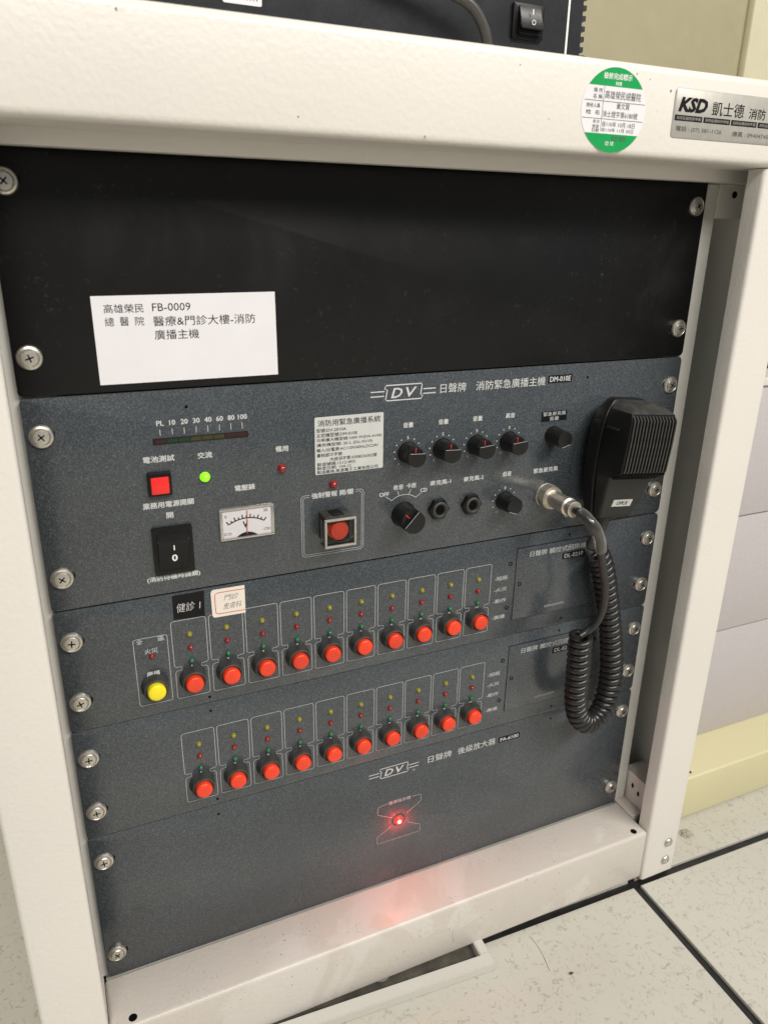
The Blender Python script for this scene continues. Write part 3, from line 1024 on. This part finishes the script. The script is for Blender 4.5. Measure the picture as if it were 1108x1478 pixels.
# ---- power amplifier
dv_logo(-5.6, 95.6, .92, amp, M['print'])
stroke('printed_dot', [(circ(13.0, 90.4, .7, 12), True)], .5, -.2, M['print_dim'], amp)
text('日聲牌', 37.2, 96.3, 22.5, 6.8, M['print'], amp, bold=.002)
text('後級放大器', 73.4, 96.2, 37.5, 6.8, M['print'], amp, bold=.002)
tp = prism('tape_label', rrect(95.6, 117.2, 92.6, 98.2, .2), -.25, -.02, M['ink'], amp)
text('PA-6100', 106.4, 95.4, 18.5, 3.6, M['print'], tp, y=-.36, bold=.02)
text('電源指示燈', .6, 62.8, 20.5, 3.4, M['print_dim'], amp, bold=.01)
stroke('printed_frame', [([(-10.6, 62.9), (-18.0, 62.0), (-19.5, 60.8), (-19.5, 54.4), (-18.8, 53.6), (-6.4, 46.8)], False),
                         ([(12.4, 62.9), (19.6, 62.9), (20.6, 61.9), (20.6, 55.6), (7.6, 47.2)], False),
                         ([(8.4, 37.0), (20.6, 30.4), (20.8, 23.4), (20.0, 22.9), (-19.0, 22.9), (-19.7, 23.6), (-19.7, 30.2), (-7.0, 37.4)], False)], .36, -.2, M['print_dim'], amp)
pw = lathe('lit_red_lamp', [(4.0, 0), (3.9, .5), (3.6, 1.2), (2.9, 1.9), (1.7, 2.2), (0, 2.3)], -.2, 0, 42.2, M['lit_red'], amp, 24, 60)
lathe('lamp_die', [(1.9, 2.0), (1.7, 2.4), (1.0, 2.6), (0, 2.7)], -.2, 0, 42.0, M['lit_core'], pw, 12, 60)
rivet(-149.9, 115.6 - 14, amp)
rivet(149.8, 103.2, amp)
pd = bpy.data.lights.new('red_lamp_light', 'POINT')
pd.energy, pd.color, pd.shadow_soft_size = .09, (1, .03, .025), .0004
plo = bpy.data.objects.new('red_lamp_light', pd)
COL.objects.link(plo)
plo.location = P(-.2, -3.25, 42.0)

# ------------------------------------------------------------------ stickers and plates
al = prism('asset_label', [(-197.8, 427.2), (-92.7, 427.4), (-93.1, 477.3), (-197.9, 476.4)], -.3, -.03, M['paper'])
tag(al, 'white printed paper asset label stuck on the black blank panel', 'label')
text('高雄榮民', -180.9, 469.5, 21.5, 4.9, M['ink'], al, y=-.42, bold=-.002)
for s, x in (('總', -189.2), ('醫', -181.2), ('院', -172.9)):
    text(s, x, 462.4, 4.9, 4.9, M['ink'], al, y=-.42, bold=-.002)
text('FB-0009', -154.6, 469.8, 21.6, 4.4, M['ink'], al, y=-.42, bold=-.002)
text('醫療&門診大樓-消防', -135.6, 462.0, 59.8, 5.6, M['ink'], al, y=-.42, bold=-.002)
text('廣播主機', -152.6, 454.3, 25.4, 5.5, M['ink'], al, y=-.42, bold=-.002)

yb = FR - 4
st = prism('inspection_sticker', circ(106.0, 582.4, 24.0, 64, 22.8), yb - .25, yb - .02, M['paper'])
tag(st, 'round green and white inspection sticker on the rack top beam', 'sticker')
def cap_seg(sign, zcut):
    pts = [p for p in circ(106.0, 582.4, 24.0, 128, 22.8) if (p[1] - zcut) * sign > 0]
    pts.sort(key=lambda p: math.atan2((p[1] - (zcut + sign * 4)), p[0] - 106.0))
    return pts
prism('green_band', cap_seg(1, 595.0), yb - .32, yb - .26, M['green_print'], st)
prism('green_band', cap_seg(-1, 570.5), yb - .32, yb - .26, M['green_print'], st)
ys = yb - .42
text('檢修完成標示', 106.6, 600.4, 21, 3.4, M['white_print'], st, y=ys, bold=.01)
text('封證', 107.5, 596.8, 4.6, 1.9, M['white_print'], st, y=ys, bold=.01)
for z in (587.0, 577.6):
    stroke('rule', [([(83.6 if z > 580 else 83, z), (128.8, z)], False)], .22, ys, M['inkgrey'], st)
stroke('rule', [([(97.4, 594.8), (97.4, 571.0)], False)], .22, ys, M['inkgrey'], st)
for s, x, z, w in (('場 所', 93.0, 592.4, 6.6), ('名 稱', 93.0, 589.2, 6.6), ('檢修人員', 90.4, 584.4, 10), ('姓  名', 90.4, 580.8, 10), ('本次', 93.6, 576.0, 5), ('檢查', 93.6, 573.4, 5), ('日期', 93.6, 571.2, 5)):
    text(s, x, z, w, 2.4 if z > 577 else 2.0, M['inkgrey'], st, y=ys, bold=.0)
text('高雄榮民總醫院', 111.8, 590.6, 27, 4.4, M['inkgrey'], st, y=ys, bold=-.004)
text('黃文賢', 112.6, 585.0, 9.8, 3.2, M['inkgrey'], st, y=ys, bold=-.004)
text('消士證字第6180號', 111.0, 580.4, 26.5, 3.4, M['inkgrey'], st, y=ys, bold=-.004)
text('自110年 10月 18日', 110.6, 575.0, 24.5, 2.9, M['inkgrey'], st, y=ys, bold=-.004)
text('自110年 11月 30日', 110.2, 571.9, 24.0, 2.2, M['inkgrey'], st, y=ys, bold=-.004)
text('永安消防', 111.6, 567.4, 11.5, 3.0, M['inkgrey'], st, y=ys, bold=0)
text('證 號', 105.0, 564.6, 6.5, 2.4, M['white_print'], st, y=ys, bold=.0)

kp = prism('company_plate', rrect(152.2, 279.0, 570.8, 598.4, 2.2), yb - .5, yb - .02, M['plate_silver'], None, .15)
tag(kp, 'silver company nameplate with bold black lettering on the rack top beam', 'nameplate')
ys = yb - .62
text('KSD', 167.6, 589.6, 24.0, 8.4, M['ink'], kp, y=ys, bold=.05, shear=.25)
text('凱士德', 197.4, 589.0, 27.5, 8.0, M['ink'], kp, y=ys, bold=.012)
text('消防', 223.4, 588.2, 15.0, 6.2, M['ink'], kp, y=ys, bold=.012)
for k in range(5):
    b = prism('printed_strip', rrect(153.6 + 23.9 * k, 176.4 + 23.9 * k, 580.4, 583.6, .1), ys - .02, ys + .06, M['ink'], kp)
    text('消防設備檢修申報', 165.0 + 23.9 * k, 582.0, 20.5, 1.9, M['plate_silver'], kp, y=ys - .12, bold=.0)
text('電話 : (07) 581-1126', 175.0, 575.8, 38.5, 3.4, M['inkgrey'], kp, y=ys, bold=.004)
text('傳真 : 0940474556', 222.6, 575.6, 38.0, 3.2, M['inkgrey'], kp, y=ys, bold=.004)

tl = prism('tape_sticker', [(-169.3, 269.6), (-149.0, 268.4), (-148.3, 287.2), (-169.1, 287.0)], -.28, -.03, M['ink'])
tag(tl, 'black tape sticker with white handwriting above the first zone button', 'sticker')
text('健診 1', -159.0, 277.6, 15.6, 6.4, M['print'], tl, y=-.4, bold=-.006, shear=.12)
hl = prism('paper_sticker', [(-142.3, 265.9), (-121.4, 265.6), (-121.2, 286.3), (-142.4, 286.5), (-143.8, 285.6), (-144.2, 284.2), (-144.0, 268.0), (-143.5, 266.5)], -.55, -.03, M['paper_warm'])
tag(hl, 'white red-bordered paper sticker with pencil handwriting above the second zone button', 'sticker')
stroke('red_border', [([(-121.3, 283.9), (-139.6, 284.0), (-141.2, 283.2), (-141.7, 281.6), (-141.6, 270.4), (-141.2, 269.0), (-139.8, 268.3), (-121.4, 268.0)], False)], .5, -.7, M['redink'], hl)
text('門診', -130.6, 279.6, 10.0, 4.2, M['inkgrey'], hl, y=-.7, bold=-.012, shear=.25)
text('皮膚科', -130.2, 273.2, 12.5, 4.6, M['inkgrey'], hl, y=-.7, bold=-.012, shear=.25)

# ------------------------------------------------------------------ hand microphone
mic = thing('hand_microphone', 'black hand microphone with ribbed grille hung on the console, coiled cord plugged in', 'microphone', 171, -30, 306)
TILT = math.radians(5.2)
def mp(u, v, w):
    """mic space: u across, v up from its lower end, w out from the panel -> mm in the rack frame"""
    s, c = math.sin(TILT), math.cos(TILT)
    return (168.2 + u * c + v * s, -w, 306.5 + v * c - u * s)
def loft(name, secs, mat, parent, smooth=38):
    bm = bmesh.new()
    rings = [[bm.verts.new(P(*mp(u, v, w))) for u, w in pts] for v, pts in secs]
    n = len(rings[0])
    for a, b in zip(rings, rings[1:]):
        for i in range(n):
            bm.faces.new((a[i], a[(i + 1) % n], b[(i + 1) % n], b[i]))
    bm.faces.new(rings[0])
    bm.faces.new(rings[-1][::-1])
    return put(name, from_bm(name, bm), mat, parent, smooth)
def section(a, b, w0, w1, r=2.5):
    """rounded trapezoid: half width a at the back w0, b at the front w1"""
    core = [(-a, w0), (-b, w1), (b, w1), (a, w0)]
    out = []
    n = 4
    for i in range(n):
        p0, p1, p2 = Vector(core[i - 1]), Vector(core[i]), Vector(core[(i + 1) % n])
        d0, d1 = (p0 - p1).normalized(), (p2 - p1).normalized()
        rr = min(r, (p0 - p1).length * .45, (p2 - p1).length * .45)
        s, e = p1 + d0 * rr, p1 + d1 * rr
        for k in range(5):
            t = k / 4
            q = s * (1 - t) ** 2 + p1 * 2 * t * (1 - t) + e * t * t
            out.append((q.x, q.y))
    return out
# rear shell
loft('rear_shell', [(-4, section(14.8, 15.4, 9.5, 19)), (-2.5, section(16.4, 17.0, 8.5, 20)), (25, section(22.5, 23.2, 8, 22)), (46, section(24.6, 25.2, 8, 23)),
                    (70, section(24.4, 24.8, 8, 23)), (80, section(21.5, 22.5, 8, 22)), (88.5, section(15.5, 16.5, 9, 19)), (90, section(13.5, 14.5, 10.5, 17.5))], M['black_plastic'], mic)
# front shell: narrow handle, stepping out to the grille block
loft('front_shell', [(-3.6, section(14.8, 13.6, 20.4, 26)), (-2.0, section(16.2, 15.2, 20.4, 28.0)), (2.0, section(17.2, 16.2, 20.6, 29.0)), (14, section(20, 18.6, 22.0, 32.5)), (30, section(23, 21, 22.6, 36.5)), (37.5, section(24.2, 21.6, 23.2, 38.0))], M['mic_face'], mic)
loft('grille_block', [(34.0, section(24.0, 21.6, 23.4, 38.2, 1.0)), (38.5, section(24.4, 21.9, 23.4, 47.6, 1.2)), (41, section(24.6, 21.9, 23.4, 48.6, 1.4)), (60, section(24.6, 21.9, 23.4, 49.2, 1.4)), (78, section(23.0, 21.6, 23.2, 48.6, 1.4)), (83.8, section(20.8, 21.0, 22.8, 46.6, 2.0))], M['black_plastic'], mic)
loft('dusty_crown', [(83.9, section(20.6, 20.9, 22.8, 46.5, 2.0)), (86.4, section(18.6, 18.4, 21.8, 42, 3)), (88.6, section(15.6, 14.8, 20.4, 36, 4)), (89.6, section(13.5, 12.0, 20.0, 31, 4))], M['dusty_plastic'], mic)
bm = bmesh.new()
prof = [(40.8, 48.0), (42, 49.0), (61, 49.55), (78, 49.0), (81.6, 47.6)]
A = [bm.verts.new(P(*mp(-20.6, v, w))) for v, w in prof]
B = [bm.verts.new(P(*mp(20.6, v, w))) for v, w in prof]
for i in range(4):
    bm.faces.new((A[i], A[i + 1], B[i + 1], B[i]))
put('grille_gap_shade', from_bm('grille_gap_shade', bm), M['void'], mic)  # black sheet that paints the shade in the gaps between the ribs
for k in range(14):
    u = -19.8 + 39.6 * k / 13
    bm = bmesh.new()
    prof = [(40.5, 47.0), (40.5, 49.4), (42, 49.9), (61, 50.4), (79.2, 49.9), (80.4, 49.4), (82.8, 47.0)]
    A = [bm.verts.new(P(*mp(u - .5, v, w))) for v, w in prof]
    B = [bm.verts.new(P(*mp(u + .5, v, w))) for v, w in prof]
    bm.faces.new(A)
    bm.faces.new(B[::-1])
    for i in range(len(prof)):
        j = (i + 1) % len(prof)
        bm.faces.new((A[i], A[j], B[j], B[i]))
    put('grille_rib', from_bm('grille_rib', bm), M['rib'], mic)
    bm = bmesh.new()
    prof = [(33.6, 38.2), (32.6, 39.6), (39.0, 49.6), (40.0, 47.6)]
    A = [bm.verts.new(P(*mp(u - .6, v, w))) for v, w in prof]
    B = [bm.verts.new(P(*mp(u + .6, v, w))) for v, w in prof]
    bm.faces.new(A)
    bm.faces.new(B[::-1])
    for i in range(4):
        bm.faces.new((A[i], A[(i + 1) % 4], B[(i + 1) % 4], B[i]))
    put('grille_rib', from_bm('grille_rib', bm), M['black_plastic'], mic)
loft('talk_button', [(44, [(-26.2, 14), (-26.2, 20), (-24, 20), (-24, 14)]), (50, [(-27.6, 13), (-27.6, 21), (-24, 21), (-24, 13)]), (70, [(-27.2, 13), (-27.2, 21), (-24, 21), (-24, 13)]), (74, [(-25.4, 14), (-25.4, 20), (-23.5, 20), (-23.5, 14)])], M['black_plastic'], mic)
loft('seam_slot', [(70.2, [(-25.6, 28), (-25.6, 39), (-22.6, 39), (-22.6, 28)]), (71.6, [(-25.5, 28), (-25.5, 39), (-22.5, 39), (-22.5, 28)])], M['mic_face'], mic)
# hanging stud and strain relief
a, b = mp(0, 62, 0), mp(0, 62, 9)
box('hanger_stud', a[0] - 8, a[0] + 8, -8.4, -.3, a[2] - 9, a[2] + 9, M['black_plastic'], mic, 1)
# maker's badge on the handle, following its sloping face
bm = bmesh.new()
def face_w(v): return 29.0 + (v - 2) * 3.5 / 12
q = [(-8.8, 8.2), (9.8, 8.2), (9.8, 14.2), (-8.8, 14.2)]
vs = [bm.verts.new(P(*mp(u, v, face_w(v) + .35))) for u, v in q]
vb = [bm.verts.new(P(*mp(u, v, face_w(v) - .3))) for u, v in q]
bm.faces.new(vs)
for i in range(4):
    bm.faces.new((vs[i], vs[(i + 1) % 4], vb[(i + 1) % 4], vb[i]))
bd = put('badge', from_bm('badge', bm), M['label_silver'], mic)
tm = text_mesh('OPUS', .02, .2)
xs_ = [v.co.x for v in tm.vertices]; ys_ = [v.co.y for v in tm.vertices]
for v in tm.vertices:
    u = (v.co.x - min(xs_)) / (max(xs_) - min(xs_)) * 11 - 5
    vv = (v.co.y - min(ys_)) / (max(ys_) - min(ys_)) * 3.2 + 9.6
    v.co = P(*mp(u, vv, face_w(vv) + .47))
put('lettering', tm, M['ink'], bd)

sr = [mp(0, 2, 16), mp(-.5, -12, 15), mp(-1.5, -26, 14)]
tube('strain_relief', [Vector(sr[0]).lerp(Vector(sr[2]), t / 8) for t in range(9)], [6.4, 6.2, 6.0, 5.6, 5.4, 5.0, 4.8, 4.4, 4.2], M['rubber'], mic, 14)
# plug
PX, PZ = 120.6, 320.4
pg = lathe('plug', [(9.6, 0), (9.6, 1.0), (9.2, 1.2), (9.2, 9.4), (8.6, 10.2), (7.2, 10.4), (6.6, 11), (6.5, 25.5), (7.0, 26), (7.0, 30.0), (6.3, 30.4), (5.6, 31), (5.6, 33.4), (6.2, 33.6), (6.2, 36.8), (5.4, 37.2), (0, 37.2)], PX, 0, PZ, M['nickel'], mic, 40, 30)
KN = 40
bm = bmesh.new()
for k in range(KN):
    a = 2 * math.pi * k / KN
    c0 = Vector((math.cos(a), 0, math.sin(a)))
    tdir = Vector((-math.sin(a), 0, math.cos(a)))
    ps = []
    for h in (1.6, 8.8):
        for rr, s in ((9.1, -.45), (9.6, 0), (9.1, .45)):
            ps.append(bm.verts.new(P(PX + c0.x * rr + tdir.x * s, -h, PZ + c0.z * rr + tdir.z * s)))
    bm.faces.new((ps[0], ps[1], ps[4], ps[3]))
    bm.faces.new((ps[1], ps[2], ps[5], ps[4]))
put('knurling', from_bm('knurling', bm), M['nickel'], pg)
lathe('clamp_screw', [(1.6, 0), (1.6, 1.2), (0, 1.3)], PX - 1.0, -28, PZ - 7.0, M['screw'], pg, 12)
cord = catmull([(PX, -36, PZ), (PX + .6, -45, PZ - 1.0), (PX + 4.5, -53, PZ - 7.0), (132.0, -53.5, 303.0), (140.0, -48, 290), (147.5, -44.5, 272), (154.8, -42, 252), (158.6, -38.5, 232), (157.6, -34, 216), (150.5, -31, 207.5), (143.8, -31.5, 205.2)], 10)
tube('straight_cord', cord, 3.1, M['rubber'], mic, 12)
tube('clear_sleeve', cord[8:42], [4.6 + .2 * math.sin(i * .5) for i in range(34)], M['milky'], mic, 14)
cl = resample(catmull([(146.5, -30.5, 206), (147.4, -30, 190), (149.2, -29.5, 165), (150.8, -28.5, 143), (157.0, -27, 122), (170.5, -25, 109.5), (186.0, -21.5, 113.5), (195.0, -18, 131), (196.8, -17, 150), (194.0, -16, 176), (188.0, -15.5, 205), (181.0, -15, 232), (174.0, -14.5, 255), (167.0, -14.5, 268)], 16), .42)
T, N = frames(cl)
hel = []
RH, PITCH = 7.15, 6.25
for i in range(len(cl)):
    a = 2 * math.pi * i * .42 / PITCH
    B = T[i].cross(N[i])
    rh = RH + .25 * math.sin(i * .021)
    hel.append(cl[i] + (N[i] * math.cos(a) + B * math.sin(a)) * rh)
tube('coiled_cord', hel, 2.95, M['rubber'], mic, 9)
end = hel[-1]
tail = catmull([tuple(end), (end.x - 5, -14, end.z + 4), (158.5, -14, 276.0), (160.2, -14.5, 283.0), sr[2]], 10)
tube('cord_tail', tail, 2.95, M['rubber'], mic, 10)

# ------------------------------------------------------------------ on top of the rack
dev = thing('desktop_unit', 'black metal desktop unit with rocker switch standing on the rack', 'electronic unit', -60, 150, 606)
DY = 22
box('case', -330, 131, DY, 330, 606.2, 740, M['case'], dev, 1.2)
box('trim_line', 118.2, 119.6, DY - .5, DY - .02, 606.6, 739, M['white_print'], dev)
ds = prism('rocker_switch', rrect(75.5, 98.5, 630.2, 650.4, .8), DY - 2.2, DY - .02, M['black_plastic'], dev, .6)
r2 = rocker(79.0, 95.6, 640.6, 8.2, -4.6, 'rocker', ds, DY - 2.2, DY - 7.5)
text('I', 87.4, 644.8, .7, 3.0, M['white_print'], r2, y=DY - 6.6, bold=0)
text('O', 87.4, 638.8, 3.0, 3.2, M['white_print'], r2, y=DY - 8.0, bold=.0)
prism('white_tag', rrect(92, 112, 657.5, 668, 1), DY - .4, DY - .02, M['paper'], dev)
pt = prism('printed_tag', rrect(-110.5, -88.5, 629.2, 642, 1), DY - .4, DY - .02, M['paper'], dev)
text('||||||||||', -99.5, 633, 17, 3.0, M['inkgrey'], pt, y=DY - .52, bold=0)
text('10V', -181.5, 624.6, 12.5, 6.0, M['yellow_print'], dev, y=DY - .2, bold=.0)
text('11', -168.4, 624.8, 4.0, 6.0, M['yellow_print'], dev, y=DY - .2, bold=.0)
for k in range(14):
    z = 628 + 6 * k
    box('cooling_fin', 131.0, 134.0, DY + 1.0, DY + 120, z, z + 3.0, M['case'], dev)
foot = box('rubber_foot', 131.2, 139.0, DY + 2, DY + 30, 606.2, 627, M['black_plastic'], dev, 2)
cb = tube('power_cable', catmull([(-60, 10, 662), (-20, 9, 656), (8, 8.5, 650.5), (26, 8, 645.2), (38.5, 8, 640.5), (47.5, 8, 630), (52.0, 8, 617), (53.5, 6.5, 609.3), (56, 6, 609.2), (66, 8, 609.2)], 10), 3.3, M['cable'])
tag(cb, 'grey vinyl cable hanging in front of the black desktop unit', 'cable')

# ------------------------------------------------------------------ cabinet beside the rack
cab = thing('drawer_cabinet', 'lilac grey drawer cabinet on a cream steel base beside the rack', 'cabinet', 650, 280, -85)
box('base', 300, 1000, 3, 560, -83.5, -29.5, M['cream'], cab, 2.2, 3)
bsp = [o for o in cab.children if o.name.startswith('base')][0]
bm = bmesh.new()
ring = [bm.verts.new(P(353 + 2.4 * math.cos(a * .5236), 11 + 2.4 * math.sin(a * .5236), -29.42)) for a in range(12)]
bm.faces.new(ring)
put('bolt_hole', from_bm('bolt_hole', bm), M['void'], bsp)
for x in (330, 970):
    for y in (40, 520):
        box('foot', x - 12, x + 12, y - 12, y + 12, -85, -83.6, M['joint'], cab)
box('carcass', 304, 996, 58, 556, -29.3, 378, M['chassis'], cab)
for z0, z1 in ((-29.0, 106.4), (107.8, 241.4), (242.8, 378.2)):
    box('drawer_front', 302, 998, 55, 57.8, z0, z1, M['lilac'], cab, .5)
box('shelf_edge', 302, 998, 52, 556, 378.6, 386.5, M['rail'], cab, .5)
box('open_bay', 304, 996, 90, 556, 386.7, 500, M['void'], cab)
box('cabinet_top', 302, 998, 54, 556, 500.2, 520, M['rail'], cab, 1)

# ------------------------------------------------------------------ low frame sticking out under the rack, and litter
tr = thing('floor_frame', 'low white steel frame lying on the floor half under the rack', 'frame', -60, 20, -85)
TA = math.radians(-3.6)
def tp_(u, v):
    return (62 + u * math.cos(TA) - v * math.sin(TA), -70 + u * math.sin(TA) + v * math.cos(TA))
def bar(name, u0, u1, v0, v1, z0, z1, mat):
    bm = bmesh.new()
    lo = [bm.verts.new(P(*tp_(u, v), z0)) for u, v in ((u0, v0), (u1, v0), (u1, v1), (u0, v1))]
    hi = [bm.verts.new(P(*tp_(u, v), z1)) for u, v in ((u0, v0), (u1, v0), (u1, v1), (u0, v1))]
    bm.faces.new(lo)
    bm.faces.new(hi)
    for i in range(4):
        bm.faces.new((lo[i], lo[(i + 1) % 4], hi[(i + 1) % 4], hi[i]))
    bmesh.ops.recalc_face_normals(bm, faces=bm.faces)
    bmesh.ops.bevel(bm, geom=list(bm.edges), offset=.0008, segments=2, affect='EDGES')
    return put(name, from_bm(name, bm), mat, tr, 40)
bar('front_rail', -330, 0, 0, 11, -84.9, -75.5, M['tray'])
bar('side_rail', -9, 0, 11.2, 190, -84.9, -75.7, M['tray'])
bar('side_rail', -330, -321, 11.2, 190, -84.9, -75.7, M['tray'])
bar('rear_rail', -320.8, -9.2, 180, 190, -84.9, -75.7, M['tray'])
bar('dusty_bottom', -320.8, -9.2, 11.2, 179.8, -84.9, -84.0, M['grime'])
th = tube('loose_hair', catmull([(109, -53, -84.8), (110, -64, -84.8), (108.6, -76, -84.8), (105.5, -89.5, -84.8)], 8), .12, M['void'], None, 6)
tag(th, 'thin dark hair lying on the pale floor tile', 'hair')
def scrap(name, x, y, r, mat, label, cat, h=6, seed=3):
    g = random.Random(seed)
    bm = bmesh.new()
    bmesh.ops.create_icosphere(bm, subdivisions=2, radius=1)
    for v in bm.verts:
        f = g.uniform(.6, 1.15)
        v.co = Vector((v.co.x * r * f, v.co.y * r * .7 * f, max(-.95, v.co.z) * h * .5 * f))
    mz = min(v.co.z for v in bm.verts)
    for v in bm.verts:
        v.co = P(x + v.co.x, y + v.co.y, -84.95 + v.co.z - mz)
    return tag(put(name, from_bm(name, bm), mat, None), label, cat)
scrap('floor_crumb', 121, -99, 1.8, M['grime'], 'dark crumb on the pale floor tile near the rack', 'crumb', 2.2)
scrap('plastic_scrap', 334, -16, 8, M['clear'], 'crumpled scrap of clear plastic on the floor beside the rack post', 'scrap', 5, 5)
